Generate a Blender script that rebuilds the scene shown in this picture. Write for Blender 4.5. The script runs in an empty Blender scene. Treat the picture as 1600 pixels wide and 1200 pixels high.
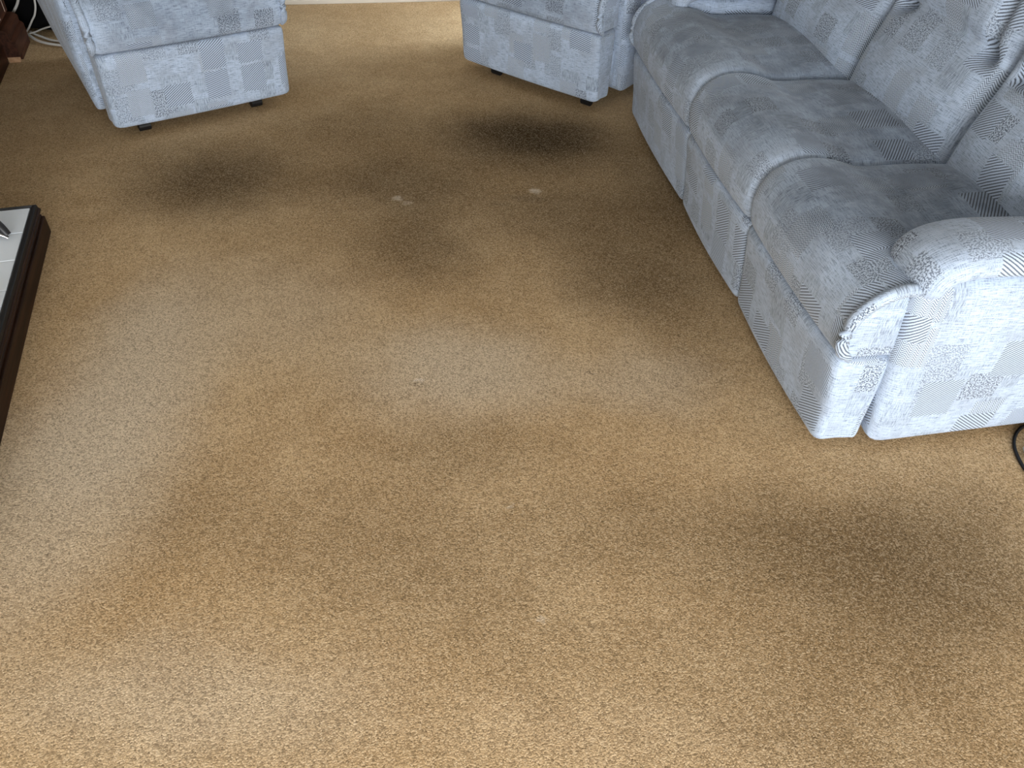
import bpy, bmesh, math, random
from mathutils import Vector, Matrix
R = math.radians
random.seed(7)
scene = bpy.context.scene
col = scene.collection

# ------------------------------------------------------------------ camera
cam_d = bpy.data.cameras.new('camera')
cam_d.sensor_width = 36.0
cam_d.lens = 36.0 * 1200.0 / 1600.0
cam = bpy.data.objects.new('camera', cam_d)
col.objects.link(cam)
PITCH, ROLL, CAMH = R(42), R(-3), 1.35
fwd = Vector((0, math.cos(PITCH), -math.sin(PITCH)))
up0 = Vector((0, math.sin(PITCH), math.cos(PITCH)))
rt0 = Vector((1, 0, 0))
rt = rt0 * math.cos(ROLL) - up0 * math.sin(ROLL)
up = rt0 * math.sin(ROLL) + up0 * math.cos(ROLL)
m = Matrix((rt, up, -fwd)).transposed().to_4x4()
m.translation = Vector((0, 0, CAMH))
cam.matrix_world = m
cam_d.clip_start = 0.05
scene.camera = cam

# ------------------------------------------------------------------ world, lights, exposure
scene.view_settings.view_transform = 'Standard'
scene.view_settings.look = 'None'
scene.view_settings.gamma = 1.0
scene.view_settings.use_curve_mapping = False
scene.view_settings.exposure = -0.05
w = bpy.data.worlds.new('sky')
scene.world = w
w.use_nodes = True
w.node_tree.nodes['Background'].inputs[0].default_value = (0.62, 0.76, 1.0, 1)
w.node_tree.nodes['Background'].inputs[1].default_value = 1.0

ROOM = R(14)
def room(x, y, z=0.0):
    return Vector((x * math.cos(ROOM) - y * math.sin(ROOM), x * math.sin(ROOM) + y * math.cos(ROOM), z))

XL, XR, YF, YB, ZC = -1.98, 2.32, -2.50, 4.795, 2.42

def area(name, loc, direction, sx, sy, power, color):
    d = bpy.data.lights.new(name, 'AREA')
    d.shape = 'RECTANGLE'; d.size = sx; d.size_y = sy
    d.energy = power; d.color = color
    o = bpy.data.objects.new(name, d); col.objects.link(o)
    o.location = loc
    o.rotation_euler = Vector(direction).to_track_quat('-Z', 'Z').to_euler()
    return o
# daylight through the big window behind the photographer and the side window by the far corner
area('daylight_front_window', room(0.15, YF - 0.02, .90), room(0, 1, 0), 3.1, 1.5, 290, (0.96, 0.985, 1.0))
area('daylight_side_window', room(XR + 0.02, 4.58, .92), room(-1, 0, 0), .34, 1.35, 260, (0.80, 0.90, 1.0))

# ------------------------------------------------------------------ node helper
class NT:
    def __init__(s, name):
        s.mat = bpy.data.materials.new(name); s.mat.use_nodes = True
        s.t = s.mat.node_tree; s.n = s.t.nodes; s.l = s.t.links
        s.b = s.n['Principled BSDF']
    def put(s, sock, v):
        if isinstance(v, bpy.types.NodeSocket): s.l.new(v, sock)
        elif v is not None: sock.default_value = v
    def m(s, op, a, b=None, c=None, clamp=False):
        n = s.n.new('ShaderNodeMath'); n.operation = op; n.use_clamp = clamp
        s.put(n.inputs[0], a); s.put(n.inputs[1], b); s.put(n.inputs[2], c)
        return n.outputs[0]
    def vm(s, op, a, b=None):
        n = s.n.new('ShaderNodeVectorMath'); n.operation = op
        s.put(n.inputs[0], a); s.put(n.inputs[1], b)
        return n.outputs['Value'] if op in ('LENGTH', 'DOT_PRODUCT', 'DISTANCE') else n.outputs[0]
    def sep(s, v):
        n = s.n.new('ShaderNodeSeparateXYZ'); s.put(n.inputs[0], v); return n.outputs
    def comb(s, x, y, z=0.0):
        n = s.n.new('ShaderNodeCombineXYZ')
        s.put(n.inputs[0], x); s.put(n.inputs[1], y); s.put(n.inputs[2], z); return n.outputs[0]
    def noise(s, v, scale=1.0, detail=2.0, rough=0.5):
        n = s.n.new('ShaderNodeTexNoise'); s.put(n.inputs['Vector'], v)
        n.inputs['Scale'].default_value = scale; n.inputs['Detail'].default_value = detail
        n.inputs['Roughness'].default_value = rough
        return n.outputs[0], n.outputs[1]
    def white(s, v):
        n = s.n.new('ShaderNodeTexWhiteNoise'); n.noise_dimensions = '3D'; s.put(n.inputs['Vector'], v)
        return n.outputs[0], n.outputs[1]
    def mix(s, f, a, b, blend='MIX'):
        n = s.n.new('ShaderNodeMix'); n.data_type = 'RGBA'; n.blend_type = blend
        s.put(n.inputs[0], f); s.put(n.inputs[6], a); s.put(n.inputs[7], b); return n.outputs[2]
    def rng(s, v, a, b, c=0.0, d=1.0, smooth=True):
        n = s.n.new('ShaderNodeMapRange'); n.interpolation_type = 'SMOOTHSTEP' if smooth else 'LINEAR'
        s.put(n.inputs[0], v)
        for i, q in enumerate((a, b, c, d)): n.inputs[i + 1].default_value = q
        return n.outputs[0]
    def coord(s, k):
        return s.n.new('ShaderNodeTexCoord').outputs[k]
    def bump(s, h, strength, dist):
        n = s.n.new('ShaderNodeBump'); s.put(n.inputs['Height'], h)
        n.inputs['Strength'].default_value = strength; n.inputs['Distance'].default_value = dist
        s.l.new(n.outputs[0], s.b.inputs['Normal'])
    def out(s, color, rough=0.8, spec=0.2):
        s.put(s.b.inputs['Base Color'], color); s.put(s.b.inputs['Roughness'], rough)
        s.b.inputs['Specular IOR Level'].default_value = spec
        return s.mat
def C(r, g, b): return (r, g, b, 1.0)

# ------------------------------------------------------------------ materials
def carpet_material():
    t = NT('carpet_pile')
    p = t.coord('Object')
    wob = t.vm('SUBTRACT', t.noise(p, 3.0, 4.0, 0.6)[1], (0.5, 0.5, 0.5))
    q = t.vm('ADD', p, t.vm('MULTIPLY', wob, (0.22, 0.22, 0.0)))
    # soiling and wear from feet, with shapes of their own: x, y, rx, ry, strength
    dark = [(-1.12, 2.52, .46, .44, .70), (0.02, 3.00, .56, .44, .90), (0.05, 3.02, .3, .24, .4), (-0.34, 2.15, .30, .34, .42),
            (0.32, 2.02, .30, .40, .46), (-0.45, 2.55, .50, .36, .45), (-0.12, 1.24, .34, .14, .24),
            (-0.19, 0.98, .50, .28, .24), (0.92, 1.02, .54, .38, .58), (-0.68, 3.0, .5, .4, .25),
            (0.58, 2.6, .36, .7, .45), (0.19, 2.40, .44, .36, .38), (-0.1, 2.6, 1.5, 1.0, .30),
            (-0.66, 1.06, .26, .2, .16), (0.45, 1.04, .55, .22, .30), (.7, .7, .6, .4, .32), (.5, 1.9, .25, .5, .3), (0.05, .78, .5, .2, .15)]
    light = [(-0.14, 1.54, .46, .30, .50), (-0.98, 1.25, .34, .75, .60), (0.36, 1.55, .30, .2, .32),
             (-0.75, 1.75, .5, .4, .25), (-0.55, .62, .5, .2, .30), (0.2, .6, .5, .12, .08), (-1.05, 1.75, .2, .4, .2)]
    def blob(x, y, rx, ry, k, vec=q, soft=0.15):
        d = t.vm('LENGTH', t.vm('MULTIPLY', t.vm('SUBTRACT', vec, (x, y, 0)), (1 / rx, 1 / ry, 0)))
        return t.rng(d, soft, 1.0, k, 0.0)
    def many(lst, **kw):
        inv = None
        for e in lst:
            o = t.m('SUBTRACT', 1.0, blob(*e, **kw))
            inv = o if inv is None else t.m('MULTIPLY', inv, o)
        return t.m('SUBTRACT', 1.0, inv)
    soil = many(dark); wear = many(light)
    big = t.noise(p, 1.6, 5.0, 0.6)[0]
    mid = t.noise(p, 9.0, 4.0, 0.6)[0]
    base = t.mix(t.rng(big, .3, .7), C(.470, .312, .160), C(.590, .415, .232))
    base = t.mix(t.m('MULTIPLY', t.rng(mid, .38, .66), .30), base, C(.37, .235, .112))
    base = t.mix(wear, base, C(.64, .55, .43))
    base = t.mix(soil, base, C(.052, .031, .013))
    # pale scuffs and small dark marks
    ns = t.vm('ADD', p, t.vm('MULTIPLY', t.vm('SUBTRACT', t.noise(p, 60, 3, .6)[1], (.5, .5, .5)), (.05, .05, 0)))
    pale = many([(0.045, 2.555, .032, .028, .7), (-0.442, 2.45, .030, .026, .55), (-0.40, 2.42, .03, .02, .3),
                 (-0.243, 1.497, .018, .014, .85), (0.084, .814, .012, .010, .4), (.014, 1.09, .012, .008, .35)], vec=ns)
    base = t.mix(pale, base, C(.74, .63, .50))
    dk = many([(0.208, 1.559, .024, .006, .75), (-0.243, 1.478, .02, .006, .6), (0.02, 2.50, .12, .04, .35), (-0.08, 2.45, .06, .03, .3)], vec=ns)
    base = t.mix(dk, base, C(.13, .09, .055))
    # tuft speckle
    vt = t.n.new('ShaderNodeTexVoronoi'); vt.feature = 'F1'; vt.inputs['Scale'].default_value = 330.0
    t.l.new(t.vm('ADD', p, t.vm('MULTIPLY', t.noise(p, 260., 1., .5)[1], (.004, .004, .0))), vt.inputs['Vector'])
    cs = t.sep(vt.outputs['Color'])
    f2 = t.noise(p, 110.0, 3.0, 0.65)[0]
    f3 = t.noise(p, 420.0, 1.0, 0.5)[0]
    sp = t.m('ADD', t.m('ADD', t.m('MULTIPLY', cs[0], .42), t.m('MULTIPLY', f2, .23)), t.m('MULTIPLY', f3, .35))
    lo = t.rng(sp, .22, .56, .42, 1.04, False)
    hi = t.rng(sp, .54, .80, 0.0, .60, False)
    c = t.mix(1.0, base, t.comb(lo, lo, lo), 'MULTIPLY')
    c = t.mix(hi, c, t.mix(.5, c, C(.90, .76, .56)))
    hgt = t.m('ADD', t.m('MULTIPLY', t.m('SUBTRACT', 1.0, t.m('MULTIPLY', vt.outputs['Distance'], 1.0)), .6), t.m('MULTIPLY', sp, .6))
    t.bump(hgt, 0.5, 0.004)
    return t.out(c, 1.0, .0)

def fabric_material():
    t = NT('patchwork_jacquard')
    uv = t.coord('UV')
    s = t.sep(uv); u, v = s[0], s[1]
    jit = t.noise(uv, 420.0, 2.0, .6)[1]
    js = t.sep(jit)
    ju = t.m('ADD', u, t.m('MULTIPLY', t.m('SUBTRACT', js[0], .5), .014))
    jv = t.m('ADD', v, t.m('MULTIPLY', t.m('SUBTRACT', js[1], .5), .014))
    # slubby weave: threads along both directions
    wu = t.noise(t.comb(t.m('MULTIPLY', u, 32.), t.m('MULTIPLY', v, 430.)), 1.0, 3.0, .65)[0]
    wv = t.noise(t.comb(t.m('MULTIPLY', u, 430.), t.m('MULTIPLY', v, 40.), 4.0), 1.0, 3.0, .65)[0]
    fine = t.noise(uv, 520.0, 2.0, .6)[0]
    cloud = t.noise(uv, 9.0, 3.0, .55)[0]
    weave = t.m('ADD', t.m('ADD', t.m('MULTIPLY', wu, .50), t.m('MULTIPLY', wv, .25)), t.m('MULTIPLY', fine, .25))
    PALE, MIDC, DARK = C(.485, .58, .72), C(.265, .33, .44), C(.075, .09, .125)
    base = t.mix(t.rng(weave, .38, .56), MIDC, PALE)
    base = t.mix(t.rng(weave, .48, .37, 0, .80), base, C(.11, .135, .19))
    base = t.mix(t.rng(cloud, .42, .72, 0, .45), base, C(.27, .30, .36))
    def cells(gx, gy, ox, oy, seed, prob, wmin=.55):
        cu = t.m('DIVIDE', t.m('ADD', ju, ox), gx); cv = t.m('DIVIDE', t.m('ADD', jv, oy), gy)
        iu = t.m('FLOOR', cu); iv = t.m('FLOOR', cv)
        fu = t.m('FRACT', cu); fv = t.m('FRACT', cv)
        r, rc = t.white(t.comb(iu, iv, seed))
        rs = t.sep(rc)
        wx = t.m('MULTIPLY_ADD', rs[0], 1 - wmin, wmin); wy = t.m('MULTIPLY_ADD', rs[1], 1 - wmin, wmin)
        mk = t.m('MULTIPLY', t.m('LESS_THAN', fu, wx), t.m('LESS_THAN', fv, wy))
        mk = t.m('MULTIPLY', mk, t.m('LESS_THAN', r, prob))
        return mk, rs[2]
    cur = base
    # soft grey blocks
    mk, r = cells(.123, .108, .37, .11, 1.3, .5)
    cur = t.mix(t.m('MULTIPLY', mk, t.m('MULTIPLY_ADD', r, .5, .3)), cur, t.mix(t.rng(wv, .38, .58), C(.14, .17, .22), C(.42, .50, .61)))
    # speckled dark blocks
    mk, r = cells(.136, .112, .05, .41, 2.7, .38)
    spk = t.rng(t.noise(uv, 260.0, 1.0, .5)[0], .42, .56)
    cur = t.mix(t.m('MULTIPLY', mk, t.m('MULTIPLY_ADD', r, .45, .5)), cur, t.mix(spk, DARK, C(.47, .55, .66)))
    # chevron blocks
    mk, r = cells(.141, .127, .61, .23, 3.1, .28)
    tri = t.m('MULTIPLY', t.m('ABSOLUTE', t.m('SUBTRACT', t.m('FRACT', t.m('DIVIDE', u, .018)), .5)), .022)
    ch = t.m('SINE', t.m('MULTIPLY', t.m('ADD', v, tri), 2 * math.pi / .0066))
    cur = t.mix(t.m('MULTIPLY', mk, t.m('MULTIPLY_ADD', r, .3, .65)), cur, t.mix(t.rng(ch, -.65, .45), C(.09, .11, .15), C(.58, .67, .79)))
    # diagonal stripe blocks
    mk, r = cells(.152, .118, .22, .77, 5.9, .36)
    sg = t.m('MULTIPLY_ADD', t.m('GREATER_THAN', r, .25), 2.0, -1.0)
    dg = t.m('ADD', t.m('MULTIPLY', v, .82), t.m('MULTIPLY', t.m('MULTIPLY', u, sg), .57))
    st = t.m('SINE', t.m('MULTIPLY', dg, 2 * math.pi / .0070))
    st = t.m('ADD', st, t.m('MULTIPLY', t.m('SUBTRACT', fine, .5), 1.6))
    cur = t.mix(t.m('MULTIPLY', mk, .92), cur, t.mix(t.rng(st, -.85, .30), C(.075, .085, .11), PALE))
    # sat-on wear: greyed cloth where people sit (stored per cushion)
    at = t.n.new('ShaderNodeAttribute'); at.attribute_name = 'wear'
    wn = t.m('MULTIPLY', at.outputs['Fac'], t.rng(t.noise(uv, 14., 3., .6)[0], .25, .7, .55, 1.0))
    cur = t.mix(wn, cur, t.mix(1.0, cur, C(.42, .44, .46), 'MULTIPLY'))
    t.bump(weave, .35, .003)
    t.b.inputs['Sheen Weight'].default_value = .2
    return t.out(cur, .95, .08)

def wood_material(name, c1, c2, rough=.35, scale=1.0):
    t = NT(name)
    p = t.coord('Object')
    s = t.sep(p)
    n = t.noise(t.comb(t.m('MULTIPLY', s[0], 4. * scale), t.m('MULTIPLY', s[1], 60. * scale), t.m('MULTIPLY', s[2], 60. * scale)), 1.0, 4.0, .6)[0]
    t.bump(n, .15, .002)
    return t.out(t.mix(t.rng(n, .3, .7), c1, c2), rough, .12)

def plain_material(name, c, rough=.5, spec=.3, metal=0.0, vary=.08, scale=40.):
    t = NT(name)
    n = t.noise(t.coord('Object'), scale, 3.0, .6)[0]
    d = C(*[q * (1 - vary * 2) for q in c[:3]])
    t.b.inputs['Metallic'].default_value = metal
    t.bump(n, .06, .002)
    return t.out(t.mix(n, d, c), rough, spec)

M = {
    'carpet': carpet_material(),
    'fabric': fabric_material(),
    'dark_wood': wood_material('dark_stained_wood', C(.010, .0045, .0025), C(.034, .014, .007), .45),
    'cabinet_wood': wood_material('brown_cabinet_wood', C(.020, .007, .0035), C(.060, .021, .010), .5),
    'raw_wood': wood_material('raw_wood', C(.30, .17, .09), C(.42, .26, .15), .7),
    'tile': plain_material('white_glazed_tile', C(.86, .92, .98), .15, .4, 0, .02, 6),
    'grout': plain_material('pale_grout', C(.72, .73, .74), .8, .2),
    'black_plastic': plain_material('black_plastic', C(.008, .008, .009), .45, .3),
    'black_matt': plain_material('black_matt', C(.004, .004, .0045), .8, .1),
    'white_cable': plain_material('white_cable_sheath', C(.62, .60, .56), .5, .3),
    'grey_plastic': plain_material('pale_grey_plastic', C(.55, .58, .60), .4, .3),
    'steel': plain_material('polished_steel', C(.62, .62, .64), .22, .5, 1.0),
    'iron': plain_material('black_iron', C(.015, .015, .017), .4, .4),
    'brass': plain_material('aged_brass', C(.28, .19, .08), .35, .5, 1.0),
    'wall': plain_material('painted_wall', C(.64, .61, .56), .9, .1, 0, .03, 12),
    'ceiling': plain_material('painted_ceiling', C(.30, .295, .28), .9, .1, 0, .02, 12),
    'skirting': plain_material('cream_skirting_paint', C(.52, .40, .27), .45, .3, 0, .03, 10),
    'edging': plain_material('pale_edge_strip', C(.74, .68, .58), .5, .3, 0, .03, 10),
    'upvc': plain_material('white_frame', C(.78, .78, .77), .4, .4, 0, .02, 10),
    'inlay': plain_material('cream_inlay', C(.55, .42, .33), .5, .3),
}
def glass_material():
    t = NT('window_glass')
    tr = t.n.new('ShaderNodeBsdfTransparent'); gl = t.n.new('ShaderNodeBsdfGlossy')
    gl.inputs['Roughness'].default_value = .02
    mx = t.n.new('ShaderNodeMixShader'); mx.inputs[0].default_value = .06
    t.l.new(tr.outputs[0], mx.inputs[1]); t.l.new(gl.outputs[0], mx.inputs[2])
    t.l.new(mx.outputs[0], t.n['Material Output'].inputs['Surface'])
    return t.mat
M['glass'] = glass_material()

# ------------------------------------------------------------------ mesh helpers
def obj(name, me, mat, parent=None, loc=None, rot=None):
    if isinstance(me, bmesh.types.BMesh):
        bm = me; me = bpy.data.meshes.new(name); bm.to_mesh(me); bm.free()
    if not me.materials: me.materials.append(M[mat])
    o = bpy.data.objects.new(name, me); col.objects.link(o)
    if parent: o.parent = parent
    if loc is not None: o.location = loc
    if rot is not None: o.rotation_euler = rot
    return o
def empty(name, loc, rz=0.0):
    o = bpy.data.objects.new(name, None); col.objects.link(o)
    o.location = loc; o.rotation_euler = (0, 0, rz); o.empty_display_size = .1
    return o
def tag(o, label, cat, group=None):
    o['label'] = label; o['category'] = cat
    if group: o['group'] = group
    return o
def struct(o, label=None, cat=None):
    o['kind'] = 'structure'
    if label: o['label'] = label
    if cat: o['category'] = cat
    return o
def bm_box(bm, x0, x1, y0, y1, z0, z1):
    vs = [bm.verts.new((x, y, z)) for z in (z0, z1) for y in (y0, y1) for x in (x0, x1)]
    for f in ((0, 2, 3, 1), (4, 5, 7, 6), (0, 1, 5, 4), (2, 6, 7, 3), (0, 4, 6, 2), (1, 3, 7, 5)):
        bm.faces.new([vs[i] for i in f])
    return vs
def box(x0, x1, y0, y1, z0, z1, bevel=0.0, seg=2):
    bm = bmesh.new(); bm_box(bm, x0, x1, y0, y1, z0, z1)
    if bevel: bmesh.ops.bevel(bm, geom=bm.edges[:], offset=bevel, segments=seg, affect='EDGES', profile=.5)
    bmesh.ops.recalc_face_normals(bm, faces=bm.faces[:])
    return bm
def catmull(pts, per=5, closed=False):
    n = len(pts); out = []
    rngi = range(n if closed else n - 1)
    for i in rngi:
        if closed: a, b, c, d = pts[(i - 1) % n], pts[i], pts[(i + 1) % n], pts[(i + 2) % n]
        else: a, b, c, d = pts[max(i - 1, 0)], pts[i], pts[i + 1], pts[min(i + 2, n - 1)]
        for k in range(per):
            q = k / per
            out.append(tuple(.5 * (2 * b[j] + (c[j] - a[j]) * q + (2 * a[j] - 5 * b[j] + 4 * c[j] - d[j]) * q * q + (3 * b[j] - a[j] - 3 * c[j] + d[j]) * q ** 3) for j in range(len(b))))
    if not closed: out.append(tuple(pts[-1]))
    return out
UVO = [0.0]
def finish(bm, name, sharp=50):
    bmesh.ops.recalc_face_normals(bm, faces=bm.faces[:])
    me = bpy.data.meshes.new(name)
    for f in bm.faces: f.smooth = True
    bm.to_mesh(me); bm.free()
    me.set_sharp_from_angle(angle=R(sharp))
    return me
def loft(name, loops, sharp=50, cap=True, swap=False, flip=False):
    """closed loops of equal length joined into one skin; UV in metres along the cloth"""
    bm = bmesh.new(); uvl = bm.loops.layers.uv.new('UVMap')
    off = random.random() * 3; off2 = random.random() * 3
    N = len(loops[0]); rows = [[bm.verts.new(p) for p in L] for L in loops]
    mid = loops[len(loops) // 2]
    vv = [0.0]
    for i in range(N): vv.append(vv[-1] + (Vector(mid[(i + 1) % N]) - Vector(mid[i])).length)
    cen = [sum((Vector(p) for p in L), Vector()) / N for L in loops]
    # station distance from the point that moves most evenly (use max-range axis of the centres)
    uu = [0.0]
    for i in range(1, len(loops)):
        uu.append(uu[-1] + (Vector(loops[i][N // 3]) - Vector(loops[i - 1][N // 3])).length)
    for i in range(len(rows) - 1):
        for j in range(N):
            k = (j + 1) % N
            f = bm.faces.new((rows[i][j], rows[i][k], rows[i + 1][k], rows[i + 1][j]))
            uvs = [(uu[i], vv[j]), (uu[i], vv[j + 1]), (uu[i + 1], vv[j + 1]), (uu[i + 1], vv[j])]
            for lp, q in zip(f.loops, uvs):
                a, b = (-q[0] if flip else q[0]) + off, q[1] + off2
                lp[uvl].uv = (b, a) if swap else (a, b)
    if cap:
        for row, L in ((rows[0], loops[0]), (rows[-1], loops[-1])):
            c = sum((Vector(p) for p in L), Vector()) / N
            cv = bm.verts.new(c)
            nrm = Vector()
            for j in range(N): nrm += (Vector(L[j]) - c).cross(Vector(L[(j + 1) % N]) - c)
            ax = max(range(3), key=lambda q: abs(nrm[q]))
            pl = [q for q in range(3) if q != ax]
            for j in range(N):
                f = bm.faces.new((row[j], row[(j + 1) % N], cv))
                for lp in f.loops: lp[uvl].uv = (lp.vert.co[pl[0]] + off2, lp.vert.co[pl[1]] + off)
    return finish(bm, name, sharp)
def tube(name, pts, r, seg=8, per=5, flat=1.0):
    """round tube along a smooth path"""
    path = [Vector(p) for p in catmull(pts, per)]
    loops = []
    for i, p in enumerate(path):
        d = (path[min(i + 1, len(path) - 1)] - path[max(i - 1, 0)]).normalized()
        a = d.cross(Vector((0, 0, 1)))
        if a.length < .05: a = d.cross(Vector((0, 1, 0)))
        a.normalize(); b = a.cross(d)
        rr = r(i / (len(path) - 1)) if callable(r) else r
        loops.append([tuple(p + a * (rr * math.cos(2 * math.pi * k / seg)) + b * (rr * flat * math.sin(2 * math.pi * k / seg))) for k in range(seg)])
    return loft(name, loops, 60)

# ------------------------------------------------------------------ the room
def rbox(bm, x0, x1, y0, y1, z0, z1):
    vs = bm_box(bm, x0, x1, y0, y1, z0, z1)
    for v_ in vs: v_.co = room(*v_.co)
bm = bmesh.new()
rbox(bm, XL - .1, XR + .1, YF - .1, YB + .1, -.06, 0.0)
bmesh.ops.recalc_face_normals(bm, faces=bm.faces[:])
struct(obj('floor', bm, 'carpet'), 'worn beige carpet with dark soiled patches', 'carpet')
bm = bmesh.new(); rbox(bm, XL - .1, XR + .1, YF - .1, YB + .1, ZC, ZC + .06)
bmesh.ops.recalc_face_normals(bm, faces=bm.faces[:])
struct(obj('ceiling', bm, 'ceiling'))
def wall(name, boxes):
    bm = bmesh.new()
    for b in boxes: rbox(bm, *b)
    bmesh.ops.recalc_face_normals(bm, faces=bm.faces[:])
    return struct(obj(name, bm, 'wall'))
wall('wall_back', [(XL - .1, XR + .1, YB, YB + .1, 0, ZC)])
wall('wall_left', [(XL - .1, XL, YF, YB, 0, ZC)])
WF = (-1.43, 1.73, .12, 1.68)      # front window
wall('wall_front', [(XL - .1, WF[0], YF - .1, YF, 0, ZC), (WF[1], XR + .1, YF - .1, YF, 0, ZC),
                    (WF[0], WF[1], YF - .1, YF, 0, WF[2]), (WF[0], WF[1], YF - .1, YF, WF[3], ZC)])
WR = (4.38, 4.77, .22, 1.62)         # side window by the far corner
wall('wall_right', [(XR, XR + .1, YF, WR[0], 0, ZC), (XR, XR + .1, WR[1], YB, 0, ZC),
                    (XR, XR + .1, WR[0], WR[1], 0, WR[2]), (XR, XR + .1, WR[0], WR[1], WR[3], ZC)])
wall('wall_chimney', [(XL, -1.40, .55, 2.45, 0, ZC)])
def window(name, along_x, a0, a1, z0, z1, at):
    bm = bmesh.new(); t_ = .05
    parts = [(a0, a0 + t_, z0, z1), (a1 - t_, a1, z0, z1), (a0 + t_, a1 - t_, z0, z0 + t_), (a0 + t_, a1 - t_, z1 - t_, z1),
             ((a0 + a1) / 2 - t_ / 2, (a0 + a1) / 2 + t_ / 2, z0 + t_, z1 - t_)]
    for p in parts:
        if along_x: rbox(bm, p[0], p[1], at - .09, at - .05, p[2], p[3])
        else: rbox(bm, at + .05, at + .09, p[0], p[1], p[2], p[3])
    bmesh.ops.recalc_face_normals(bm, faces=bm.faces[:])
    o = struct(obj(name, bm, 'upvc'))
    mid = (a0 + a1) / 2
    for q0, q1 in ((a0 + t_, mid - t_ / 2), (mid + t_ / 2, a1 - t_)):
        bm = bmesh.new()
        if along_x: rbox(bm, q0, q1, at - .074, at - .068, z0 + t_, z1 - t_)
        else: rbox(bm, at + .068, at + .074, q0, q1, z0 + t_, z1 - t_)
        bmesh.ops.recalc_face_normals(bm, faces=bm.faces[:])
        obj('pane', bm, 'glass', o)
window('window_1', True, WF[0], WF[1], WF[2], WF[3], YF)
window('window_2', False, WR[0], WR[1], WR[2], WR[3], XR)
def skirting(name, b, mat='skirting'):
    bm = bmesh.new(); rbox(bm, *b)
    bmesh.ops.bevel(bm, geom=bm.edges[:], offset=.003, segments=2, affect='EDGES')
    bmesh.ops.recalc_face_normals(bm, faces=bm.faces[:])
    return struct(obj(name, bm, mat))
skirting('baseboard_back', (XL, XR, YB - .016, YB, 0, .11))
skirting('trim_1', (XL, XR, YB - .034, YB - .016, 0, .022), 'edging')
skirting('baseboard_right', (XR - .016, XR, YF, YB - .034, 0, .11))
skirting('baseboard_front', (XL, XR - .016, YF, YF + .016, 0, .11))
skirting('baseboard_left', (XL, XL + .016, 2.45, YB - .034, 0, .11))

# ------------------------------------------------------------------ upholstery
def squeeze(x, r, amt):
    """how far a cushion skin draws in at distance x from its seam"""
    if x >= r: return 0.0
    k = 1 - x / r
    return amt * (1 - math.sqrt(max(0.0, 1 - k * k)))
FRONT = [(.06, .287), (-.008, .287), (-.030, .300), (-.041, .345), (-.037, .400), (-.008, .450), (.045, .479)]
TOP = [(.105, .485), (.160, .476), (.205, .461), (.255, .457), (.350, .459), (.450, .455), (.530, .445), (.590, .42)]
BACK = [(.600, .36), (.590, .30), (.40, .287)]
WTOP = [(.085, .482), (.102, .470), (.110, .455), (.112, .43), (.113, .40), (.113, .37), (.113, .345), (.113, .325)]
WBACK = [(.112, .305), (.106, .289), (.085, .287)]
def seat_loop(wing):
    c = FRONT + (WTOP + WBACK if wing else TOP + BACK)
    return catmull(c, 5, True)
def stations(s0, s1, r, step=.03):
    xs = [0, r * .04, r * .14, r * .3, r * .55, r]
    n = max(2, int((s1 - s0 - 2 * r) / step))
    L = [s0 + x for x in xs] + [s0 + r + (s1 - s0 - 2 * r) * k / n for k in range(1, n)] + [s1 - x for x in reversed(xs)]
    return L
def make_seat(root, s0, s1, wing0, wing1, dz, W=.135, roll_grey=False):
    full, win = seat_loop(False), seat_loop(True)
    sts = stations(s0, s1, .035)
    ext = []
    if wing0: ext += [s0 + W - .012, s0 + W, s0 + W + .006, s0 + W + .03]
    if wing1: ext += [s1 - W + .012, s1 - W, s1 - W - .006, s1 - W - .03]
    sts = sorted(set(sts + ext))
    a0 = s0 + (W if wing0 else 0); a1 = s1 - (W if wing1 else 0)
    loops = []
    for s in sts:
        inw = (wing0 and s < a0 + .001) or (wing1 and s > a1 - .001)
        L = win if inw else full
        e = min(s - s0, s1 - s)
        q = squeeze(e, .035, .026)
        if (wing0 and s - s0 < .04) or (wing1 and s1 - s < .04): q *= .45
        a = max(0.0, min(1.0, (s - a0) / (a1 - a0)))
        crown = math.sin(math.pi * a) ** .7
        out = []
        for (d, z) in L:
            cx, cz = (.06, .38) if inw else (max(.08, min(d, .5)), .36)
            vx, vz = d - cx, z - cz
            l = math.hypot(vx, vz) or 1
            d2, z2 = d - vx / l * q, z - vz / l * q
            if not inw and z > .43:
                z2 += .034 * crown * max(0, min(1, (d - .12) / .35)) + .006 * crown
            if d < 0: d2 -= .008 * math.sin(math.pi * (s - s0) / (s1 - s0))
            out.append((d2, s, z2 + dz))
        loops.append(out)
    me = loft('seat_cushion', loops, 60)
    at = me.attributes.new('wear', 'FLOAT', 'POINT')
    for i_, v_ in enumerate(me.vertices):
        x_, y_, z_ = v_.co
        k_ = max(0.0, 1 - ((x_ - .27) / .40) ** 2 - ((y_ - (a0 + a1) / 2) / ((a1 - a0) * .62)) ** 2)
        if roll_grey:    # armchair: front roll greyed across its width too
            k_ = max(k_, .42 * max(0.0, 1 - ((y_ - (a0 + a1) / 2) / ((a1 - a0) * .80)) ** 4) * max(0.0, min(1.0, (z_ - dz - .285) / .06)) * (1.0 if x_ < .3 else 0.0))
        at.data[i_].value = min(1.0, k_ * 1.6) * (1.0 if z_ > .40 or roll_grey else 0.0)
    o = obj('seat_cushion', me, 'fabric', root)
    for flag, se, sg in ((wing0, s0, -1), (wing1, s1, 1)):
        if flag:
            pth = [(d, se + sg * .004, z + dz) for d, z in ((-.004, .288), (-.036, .325), (-.034, .397), (-.004, .442), (.044, .470), (.088, .472), (.100, .462))]
            obj('piping', tube('piping', pth, lambda q: .0145 * min(1.0, .45 + 4 * q) * min(1.0, .5 + 5 * (1 - q)), 8, 4), 'fabric', o)
    return o
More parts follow.
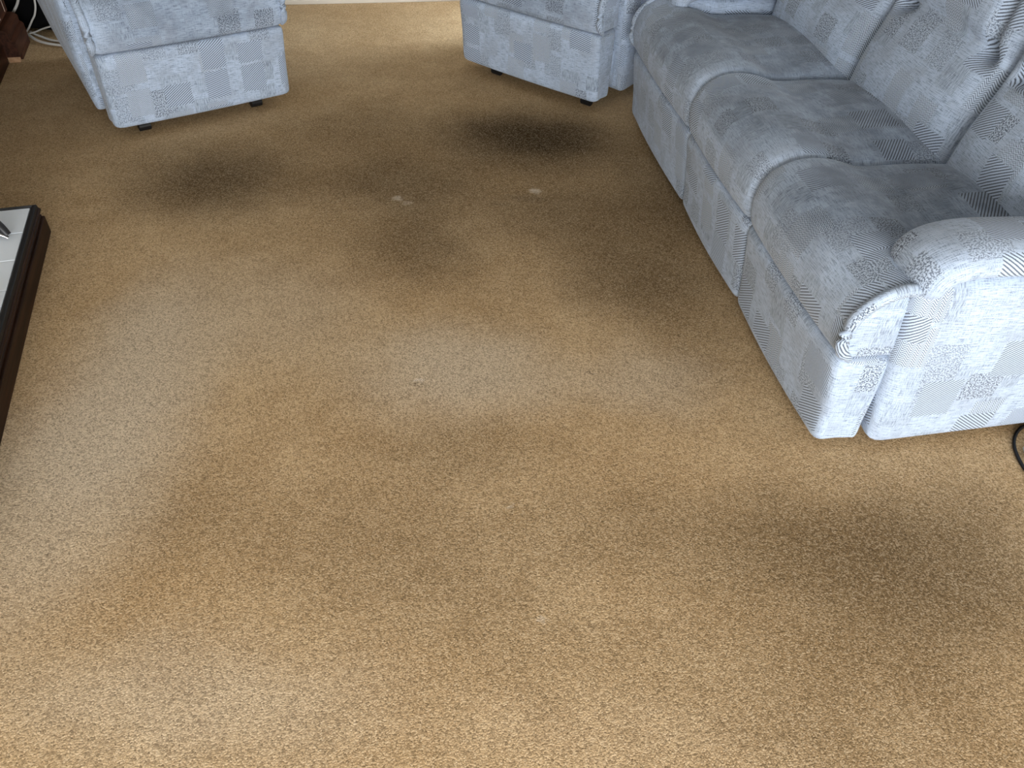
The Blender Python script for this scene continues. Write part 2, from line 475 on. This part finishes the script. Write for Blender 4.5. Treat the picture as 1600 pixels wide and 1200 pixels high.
def make_base(root, s0, s1, o0, o1, dz, zb, sag):
    ctrl = [(.05, zb), (.012, zb), (-.001, zb + .012), (-.006, .09), (-.014, .16), (-.024, .23), (-.027, .262), (-.018, .281), (.01, .285), (.05, .286),
            (.095, .284), (.108, .275), (.112, .20), (.112, .10), (.110, zb + .008), (.09, zb)]
    base = catmull(ctrl, 4, True)
    loops = []
    for s in stations(s0, s1, .03):
        e0, e1 = s - s0, s1 - s
        q = max(squeeze(e0, .03, .020 if o0 else .014), squeeze(e1, .03, .020 if o1 else .014))
        b = math.sin(math.pi * (s - s0) / (s1 - s0))
        out = []
        for d, z in base:
            vx, vz = d - .055, z - max(.08, min(z, .24))
            l = math.hypot(vx, vz) or 1
            d2, z2 = d - vx / l * q, z - vz / l * q
            if d < 0.03: d2 -= .010 * b
            if z < .08: z2 += 0.0
            out.append((d2, s, z2 + (dz if z > .12 else dz * max(0, (z - zb) / (.12 - zb)))))
        loops.append(out)
    return obj('front_panel', loft('front_panel', loops, 60), 'fabric', root)
def make_arm(root, se, sg, dz, zb, over, flare, depth, width=.135, back=.125):
    """se: end of the seat, sg: outward direction along the seat (-1 or 1); lat counts outward"""
    def pos(d, lat, z): return (d, se + sg * lat, z)
    prof = catmull([(over - .05, zb), (over - .012, zb), (over, zb + .02), (over + .004 + flare * .3, .16), (over + .004 + flare * .6, .30), (over + flare * .9, .42 + dz),
                    (over + flare - .004, .475 + dz), (over + flare - .03, .505 + dz), (over - width * .5, .515 + dz), (over - width + .02, .50 + dz), (over - width, .44 + dz), (over - width, .25),
                    (over - width, zb + .02), (over - width + .015, zb), (over - width * .6, zb)], 4, True)
    L = .0
    L = depth - .015 - back
    sts = [0, .004, .012, .026, .045, .09, .18, .3, .45, L - .03, L - .01, L]
    loops = []
    for x in sts:
        q = squeeze(x, .045, .030)
        q = max(q, squeeze(L - x, .03, .02))
        out = []
        for lat, z in prof:
            cl = over - width / 2
            vx = lat - cl; vz = z - max(.15, min(z, .42))
            l = math.hypot(vx, vz) or 1
            la, zz = lat - vx / l * q, z - vz / l * q
            lean = .055 * max(0, min(1, z / .48)) * max(0, 1 - x / .5)
            la -= .085 * x * max(0.0, 1 - z / .5) * (1 if lat > cl else 0)
            out.append(pos(back + x - lean * (1 if x < depth - .2 else 0), la, zz))
        loops.append(out)
    a = obj('arm', loft('arm', loops, 60, flip=sg < 0), 'fabric', root)
    # padded top, rolled down over the front
    path = [(.140, .440), (.118, .450), (.106, .476), (.116, .506), (.152, .525), (.21, .533), (.32, .533), (.5, .530), (.68, .52), (depth - .04, .50)]
    path = [(d + (back - .125) * max(0, 1 - d / .5), z + dz) for d, z in path]
    path = catmull(path, 5)
    hw, ht = .088, .044
    loops = []
    n = len(path)
    for i, (d, z) in enumerate(path):
        p0, p1 = path[max(i - 1, 0)], path[min(i + 1, n - 1)]
        td, tz = p1[0] - p0[0], p1[1] - p0[1]
        l = math.hypot(td, tz) or 1
        nd, nz = -tz / l, td / l
        f = i / (n - 1)
        k = min(1.0, .42 + f * 2.6); kt = min(1.0, .38 + f * 2.2)
        if f > .97: k *= .8; kt *= .8
        out = []
        for j in range(24):
            an = 2 * math.pi * (j / 24) - math.pi / 2
            ca, sa = math.cos(an), math.sin(an)
            ca = math.copysign(abs(ca) ** .75, ca); sa = math.copysign(abs(sa) ** .85, sa)
            lat = over + flare + .006 - hw + hw * k * ca
            if sa < 0: sa *= .75
            out.append(pos(d + nd * ht * kt * sa, lat, z + nz * ht * kt * sa))
        loops.append(out)
    obj('pad', loft('pad', loops, 60), 'fabric', a)
    return a
LEAN = R(15)
def make_back(root, s0, s1, dz, height=.62):
    na, nb = 44, 56
    ud, uz = math.sin(LEAN), math.cos(LEAN)
    fd, fz = -math.cos(LEAN), math.sin(LEAN)
    d0, z0 = .452, .385 + dz
    bm = bmesh.new(); uvl = bm.loops.layers.uv.new('UVMap')
    o1, o2 = random.random() * 3, random.random() * 3
    W = s1 - s0
    def tt(a, b):
        ea = (max(0., 1 - abs(2 * a - 1) ** 7)) ** .5
        eb = (max(0., 1 - abs(2 * b - 1) ** 9)) ** .5
        t = .055 * ea * eb - .035
        bg = .52 + .05 * math.sin(math.pi * a)
        ce = max(0., math.sin(math.pi * a))
        t += .030 * math.exp(-((b - .27) / .15) ** 2) * ce ** .6
        t += .030 * math.exp(-((b - .78) / .17) ** 2) * ce ** .5
        side = min(abs(a - .15), abs(a - .85))
        t -= (.026 + .03 * math.exp(-(side / .05) ** 2)) * math.exp(-((b - bg) / .036) ** 2) * (1 if .1 < a < .9 else max(0, 1 - (abs(a - .5) - .4) / .06))
        if b > bg - .02:
            t -= .026 * math.exp(-(side / .034) ** 2) * min(1, (b - bg + .02) / .05) * (1 if b < .9 else max(0, (1 - b) / .1))
        # slack pull lines in the lumbar pad
        for k, (aa, sl) in enumerate(((.30, .30), (.42, .22), (.56, -.1))):
            t += .0022 * math.exp(-((a - aa - sl * (b - .25)) / .012) ** 2) * math.exp(-((b - .27) / .12) ** 2)
        return t
    g = []
    for j in range(nb + 1):
        b = j / nb; row = []
        b = b + .0
        for i in range(na + 1):
            a = i / na
            # crowd samples towards the rim
            aa = .5 - .5 * math.cos(math.pi * a); aa = .55 * aa + .45 * a
            bb = .5 - .5 * math.cos(math.pi * b); bb = .4 * bb + .6 * b
            t = tt(aa, bb)
            row.append((bm.verts.new((d0 + ud * bb * height + fd * t, s0 + .003 + aa * (W - .006), z0 + uz * bb * height + fz * t)), aa * W, bb * height))
        g.append(row)
    def quad(q):
        f = bm.faces.new([p[0] for p in q])
        for lp, p in zip(f.loops, q): lp[uvl].uv = (p[1] + o1, p[2] + o2)
    for j in range(nb):
        for i in range(na): quad((g[j][i], g[j][i + 1], g[j + 1][i + 1], g[j + 1][i]))
    rim = [g[0][i] for i in range(na + 1)] + [g[j][na] for j in range(1, nb + 1)] + [g[nb][i] for i in range(na - 1, -1, -1)] + [g[j][0] for j in range(nb - 1, 0, -1)]
    bk = []
    for v_, a, b in rim:
        bb = b / height; t = -.16
        bk.append((bm.verts.new((d0 + ud * b + fd * t, v_.co.y, z0 + uz * b + fz * t)), a + .12, b + .12))
    for i in range(len(rim)):
        k = (i + 1) % len(rim); quad((rim[i], rim[k], bk[k], bk[i]))
    bm.faces.new([p[0] for p in bk])
    return obj('backrest', finish(bm, 'backrest', 70), 'fabric', root)
def make_shell(root, s0, s1, dz, zb, depth):
    """upholstered rear frame and seat deck under the cushions"""
    prof = catmull([(.16, zb + .03), (.5, zb + .03), (depth - .08, zb + .02), (depth - .02, zb + .03), (depth, zb + .08), (depth + .005, .40 + dz), (depth + .03, .80 + dz), (depth + .02, .90 + dz),
                    (depth - .02, .93 + dz), (depth - .06, .90 + dz), (depth - .10, .70 + dz), (depth - .18, .45 + dz), (depth - .25, .29 + dz), (.40, .275 + dz), (.20, .27 + dz), (.15, .24 + dz)], 3, True)
    loops = []
    for s in stations(s0, s1, .03, .2):
        q = squeeze(min(s - s0, s1 - s), .03, .02)
        loops.append([(d + (q if d < .5 else -q) * .8, s, z - (q if z > .3 else -q) * .6) for d, z in prof])
    return obj('frame', loft('frame', loops, 60, swap=True), 'fabric', root)
def make_glide(root, d, s, zt, r=.02):
    """small black foot: wheel-like glide with a stem plate"""
    bm = bmesh.new()
    bmesh.ops.create_cone(bm, cap_ends=True, segments=16, radius1=r, radius2=r, depth=.044, matrix=Matrix.Translation((d, s, .0195)) @ Matrix.Rotation(R(90), 4, 'X'))
    for v_ in bm.verts:
        if v_.co.z < 0: v_.co.z = 0
    bm_box(bm, d - r * .8, d + r * .8, s - .012, s + .012, .03, zt)
    bmesh.ops.recalc_face_normals(bm, faces=bm.faces[:])
    return obj('castor', bm, 'black_plastic', root)
def seating(name, loc, rz, edges, dz, zb, depth, over, flare, glides, aback=.125):
    root = empty(name, loc, rz)
    n = len(edges) - 1
    for i in range(n):
        a, b = edges[i], edges[i + 1]
        make_base(root, a + .001, b - .001, i == 0, i == n - 1, dz, zb, 0)
        make_seat(root, a + .001, b - .001, i == 0, i == n - 1, dz, roll_grey=(n == 1))
        ba = a + (.10 if i == 0 else 0); bb = b - (.10 if i == n - 1 else 0)
        make_back(root, ba, bb, dz)
    make_arm(root, edges[0], -1, dz, zb + .005, over, flare, depth, back=aback)
    make_arm(root, edges[-1], 1, dz, zb + .005, over, flare, depth, back=aback)
    make_shell(root, edges[0] + .02, edges[-1] - .02, dz, zb, depth)
    for d, s in glides: make_glide(root, d, s, zb + .035)
    return root

sofa = seating('sofa', (.742, 1.318, 0), R(8.43), [0, .592, 1.185, 1.98], 0.0, .022, .88, .018, .012,
               [(.06, .16), (.06, 1.75), (.75, .12), (.75, 1.78)])
tag(sofa, 'three-seat sofa in pale blue grey patchwork fabric along the right side', 'sofa')
chair_l = seating('armchair', (-1.0, 3.218, 0), R(128.1), [0, .713], .040, .045, .84, .018, .03,
                  [(.06, .14), (.06, .60), (.72, .12), (.72, .58)], .19)
tag(chair_l, 'pale grey patchwork armchair at top left, beside the dark wood cabinet', 'armchair', 'patchwork armchairs')
chair_r = seating('armchair', (.294, 3.275, 0), R(53.2), [0, .765], .045, .045, .84, .022, .02,
                  [(.065, .085), (.065, .60), (.72, .12), (.72, .58)], .17)
tag(chair_r, 'blue grey patchwork armchair touching the far end of the sofa', 'armchair', 'patchwork armchairs')

# ------------------------------------------------------------------ hearth
hearth = tag(empty('hearth', (-1.508, 2.116, 0), math.atan2(-.943, .333)), 'low white tiled hearth with dark wood surround at left edge', 'hearth')
HL, HD = 1.30, .42
obj('plinth', box(0, HL, -HD, 0, 0, .060, .003), 'dark_wood', hearth)
def mould(name, ctrl, per):
    """moulding: profile (inset from the front, height) swept along far end and front, mitred at the corner"""
    pr = catmull(ctrl, per, False)
    loops = [[(i * 0.55 - .0, -HD, z) for i, z in pr], [(i * 0.55, -i, z) for i, z in pr], [(HL - i * .55, -i, z) for i, z in pr], [(HL - i * .55, -HD, z) for i, z in pr]]
    bm = bmesh.new(); N = len(pr)
    rows = [[bm.verts.new(p) for p in L] for L in loops]
    for i in range(len(rows) - 1):
        for j in range(N):
            k = (j + 1) % N
            bm.faces.new((rows[i][j], rows[i][k], rows[i + 1][k], rows[i + 1][j]))
    bm.faces.new(rows[0]); bm.faces.new(rows[-1])
    return finish(bm, name, 40)
obj('moulding', mould('moulding', [(.030, .058), (.010, .059), (.008, .066), (.012, .070), (.006, .076), (.003, .083), (.006, .089), (.012, .091), (.030, .091)], 3), 'dark_wood', hearth)
obj('rim', mould('rim', [(.032, .088), (.010, .089), (.009, .097), (.011, .102), (.020, .103), (.022, .100), (.030, .094)], 3), 'black_plastic', hearth)
obj('grout_bed', box(.018, HL - .018, -HD + .01, -.026, .055, .0955), 'grout', hearth)
x = .018; tile_me = {}
TW = .1525
k = 0
while x < HL - .03:
    x1 = min(x + TW - .003, HL - .018)
    y = -.027
    while y > -HD + .03:
        y1 = max(y - TW + .003, -HD + .012)
        key = (round(x1 - x, 4), round(y - y1, 4))
        if key not in tile_me:
            b = box(0, key[0], -key[1], 0, .080, .0990, .0016, 2)
            me = bpy.data.meshes.new('tile'); b.to_mesh(me); b.free(); tile_me[key] = me
        obj('tile', tile_me[key], 'tile', hearth, (x, y, random.uniform(-.0005, .0005)))
        y = y1 - .003
    x = x1 + .003
# curved metal foot of a fireside stand, on the tiles
stand = tag(empty('fireside_stand', (-1.58, 1.895, .099)), 'silver and black curved foot of a fireside stand on white tiles', 'fire tool')
obj('leg', tube('leg', [(-.10, .03, .16), (-.04, .03, .10), (.0, .028, .075), (.035, .026, .058), (.062, .022, .040), (.082, .016, .012)], lambda q: .011 + .004 * math.sin(q * 3), 10), 'iron', stand)
obj('band', tube('band', [(-.03, .018, .088), (.0, .012, .070), (.035, .010, .051), (.060, .008, .032)], .0075, 8), 'steel', stand)
obj('toe', tube('toe', [(.025, .008, .030), (.05, .006, .027), (.072, .008, .018), (.086, .010, .007)], lambda q: .006 + .007 * math.sin(math.pi * min(1, q * 1.1 + .1)) * (1 - .4 * q), 10, flat=.6), 'steel', stand)
for an in (R(120), R(240)):
    ca, sa = math.cos(an), math.sin(an)
    obj('leg', tube('leg', [(-.10 + q * ca, .03 + q * sa, z) for q, z in ((0, .16), (.05, .10), (.10, .075), (.14, .055), (.17, .012))], lambda q: .011 + .003 * math.sin(q * 3), 10), 'iron', stand)
obj('pole', tube('pole', [(-.10, .03, .14), (-.10, .03, .25), (-.10, .03, .40), (-.10, .03, .52)], .008, 10), 'iron', stand)
obj('handle', tube('handle', [(-.10 + .03 * math.sin(a_ * math.pi / 5), .03, .549 - .03 * math.cos(a_ * math.pi / 5)) for a_ in range(11)], .005, 8), 'steel', stand)
bm = bmesh.new()
bmesh.ops.create_uvsphere(bm, u_segments=16, v_segments=10, radius=.016, matrix=Matrix.Translation((0, 0, .014)))
bmesh.ops.create_cone(bm, cap_ends=True, segments=16, radius1=.013, radius2=.009, depth=.006, matrix=Matrix.Translation((0, 0, .003)))
for f in bm.faces: f.smooth = True
tag(obj('brass_knob', bm, 'brass', None, (-1.385, 1.617, .0992)), 'small dark brass knob on the white hearth tiles', 'knob')

# ------------------------------------------------------------------ cabinet in the far left corner
cab = tag(empty('cabinet', (-2.318, 3.522, 0), math.atan2(.94, -.343)), 'dark brown wood cabinet with thin pale inlay lines in far left corner', 'cabinet')
X0, X1 = -.95, .285
def prism(name, prof, x0, x1):
    """profile (depth from the front, height) run along the cabinet"""
    bm = bmesh.new()
    a = [bm.verts.new((x0, y, z)) for y, z in prof]; b = [bm.verts.new((x1, y, z)) for y, z in prof]
    n = len(prof)
    for i in range(n): bm.faces.new((a[i], a[(i + 1) % n], b[(i + 1) % n], b[i]))
    bm.faces.new(a); bm.faces.new(b)
    return finish(bm, name, 30)
obj('plinth', prism('plinth', [(.055, 0), (.055, .085), (.060, .095), (.068, .10), (.068, .125), (.078, .135), (.30, .135), (.30, 0)], X0, -.002), 'cabinet_wood', cab)
# projecting bracket end with a cut-out under it
bk = obj('bracket', prism('bracket', [(0, .026), (0, .085), (.006, .095), (.014, .10), (.014, .125), (.024, .135), (.036, .140), (.30, .140), (.30, .026)], 0, X1), 'cabinet_wood', cab)
obj('foot', box(.045, X1 - .0, .0, .28, 0, .026, .002), 'cabinet_wood', bk)
obj('foot_block', box(.004, .030, .006, .055, 0, .026, .003), 'raw_wood', bk)
obj('body', box(X0, X1 - .02, .055, .30, .136, .74, .004), 'cabinet_wood', cab)
obj('top', box(X0 - .02, X1, .03, .30, .74, .765, .006), 'cabinet_wood', cab)
for a, b in ((-.93, -.34), (-.32, .255)):
    dr = obj('door', box(a, b, .040, .055, .155, .725, .003), 'cabinet_wood', cab)
    for q in (a + .045, a + .36, b - .19, b - .06):
        obj('inlay', box(q, q + .004, .0385, .041, .165, .715), 'inlay', dr)
    obj('knob', box((a + b) / 2 - .01, (a + b) / 2 + .01, .018, .040, .45, .47, .005), 'brass', dr)

# plain black box with a raised front, filling the black area behind the cables
sub = tag(empty('black_box', (-2.33, 3.925, 0), R(-6)), 'black box in the dark gap between cabinet and left armchair', 'plain_box')
obj('body', box(-.27, .10, 0, .25, .012, .62, .006), 'black_matt', sub)
obj('front_face', box(-.255, .085, -.008, 0, .05, .60, .003), 'black_matt', sub)
for a in (-.24, .07):
    for b in (.03, .22): obj('foot', box(a - .015, a + .015, b - .015, b + .015, 0, .012, .002), 'black_plastic', sub)

def cable(label, pts, r, mat='white_cable', name='cable', group=None, flat=1.0):
    return tag(obj(name, tube(name, pts, r, 8, 6, flat), mat), label, 'cable', group)
cable('white cable curving down from above, left of the armchair', [(-2.36, 3.86, .50), (-2.36, 3.86, .30), (-2.37, 3.865, .17), (-2.39, 3.865, .11), (-2.42, 3.868, .073), (-2.46, 3.88, .03), (-2.485, 3.885, .008)], .0045, group='white cables in the corner')
cable('white cable lowest on the carpet, running under the armchair', [(-2.51, 3.905, .006), (-2.49, 3.89, .006), (-2.466, 3.872, .006), (-2.382, 3.795, .006), (-2.282, 3.755, .006), (-2.15, 3.745, .006), (-2.0, 3.76, .006)], .0062, group='white cables in the corner')
cable('white cable just above the lowest one on the carpet', [(-2.47, 3.905, .008), (-2.44, 3.880, .008), (-2.397, 3.855, .006), (-2.307, 3.806, .006), (-2.15, 3.79, .006), (-2.0, 3.80, .006)], .0055, group='white cables in the corner')
cable('short flat white cable slanting up to the right, behind the others', [(-2.455, 3.870, .012), (-2.42, 3.872, .022), (-2.385, 3.872, .036), (-2.335, 3.868, .052)], .0065, group='white cables in the corner', flat=.6)
cable('short white cable hanging at the cabinet corner', [(-2.40, 3.85, .27), (-2.44, 3.85, .17), (-2.485, 3.85, .114), (-2.50, 3.85, .10)], .006, group='white cables in the corner')

# ------------------------------------------------------------------ extension lead at the right edge
lead = tag(empty('extension_block', (1.302, 1.322, 0), R(-12)), 'pale grey extension block at right edge below the sofa arm', 'socket')
obj('body', box(-.035, .26, -.03, .03, .002, .034, .006), 'grey_plastic', lead)
for i in range(3):
    obj('socket_face', box(.0 + i * .075, .06 + i * .075, -.022, .022, .034, .0365, .001), 'grey_plastic', lead)
cable('black cord looped on the carpet at the right edge', [(1.44, 1.47, .005), (1.36, 1.455, .005), (1.30, 1.425, .005), (1.262, 1.375, .005), (1.248, 1.32, .005), (1.25, 1.265, .005), (1.275, 1.225, .005), (1.34, 1.20, .005), (1.45, 1.22, .005)], .0042, 'black_plastic')
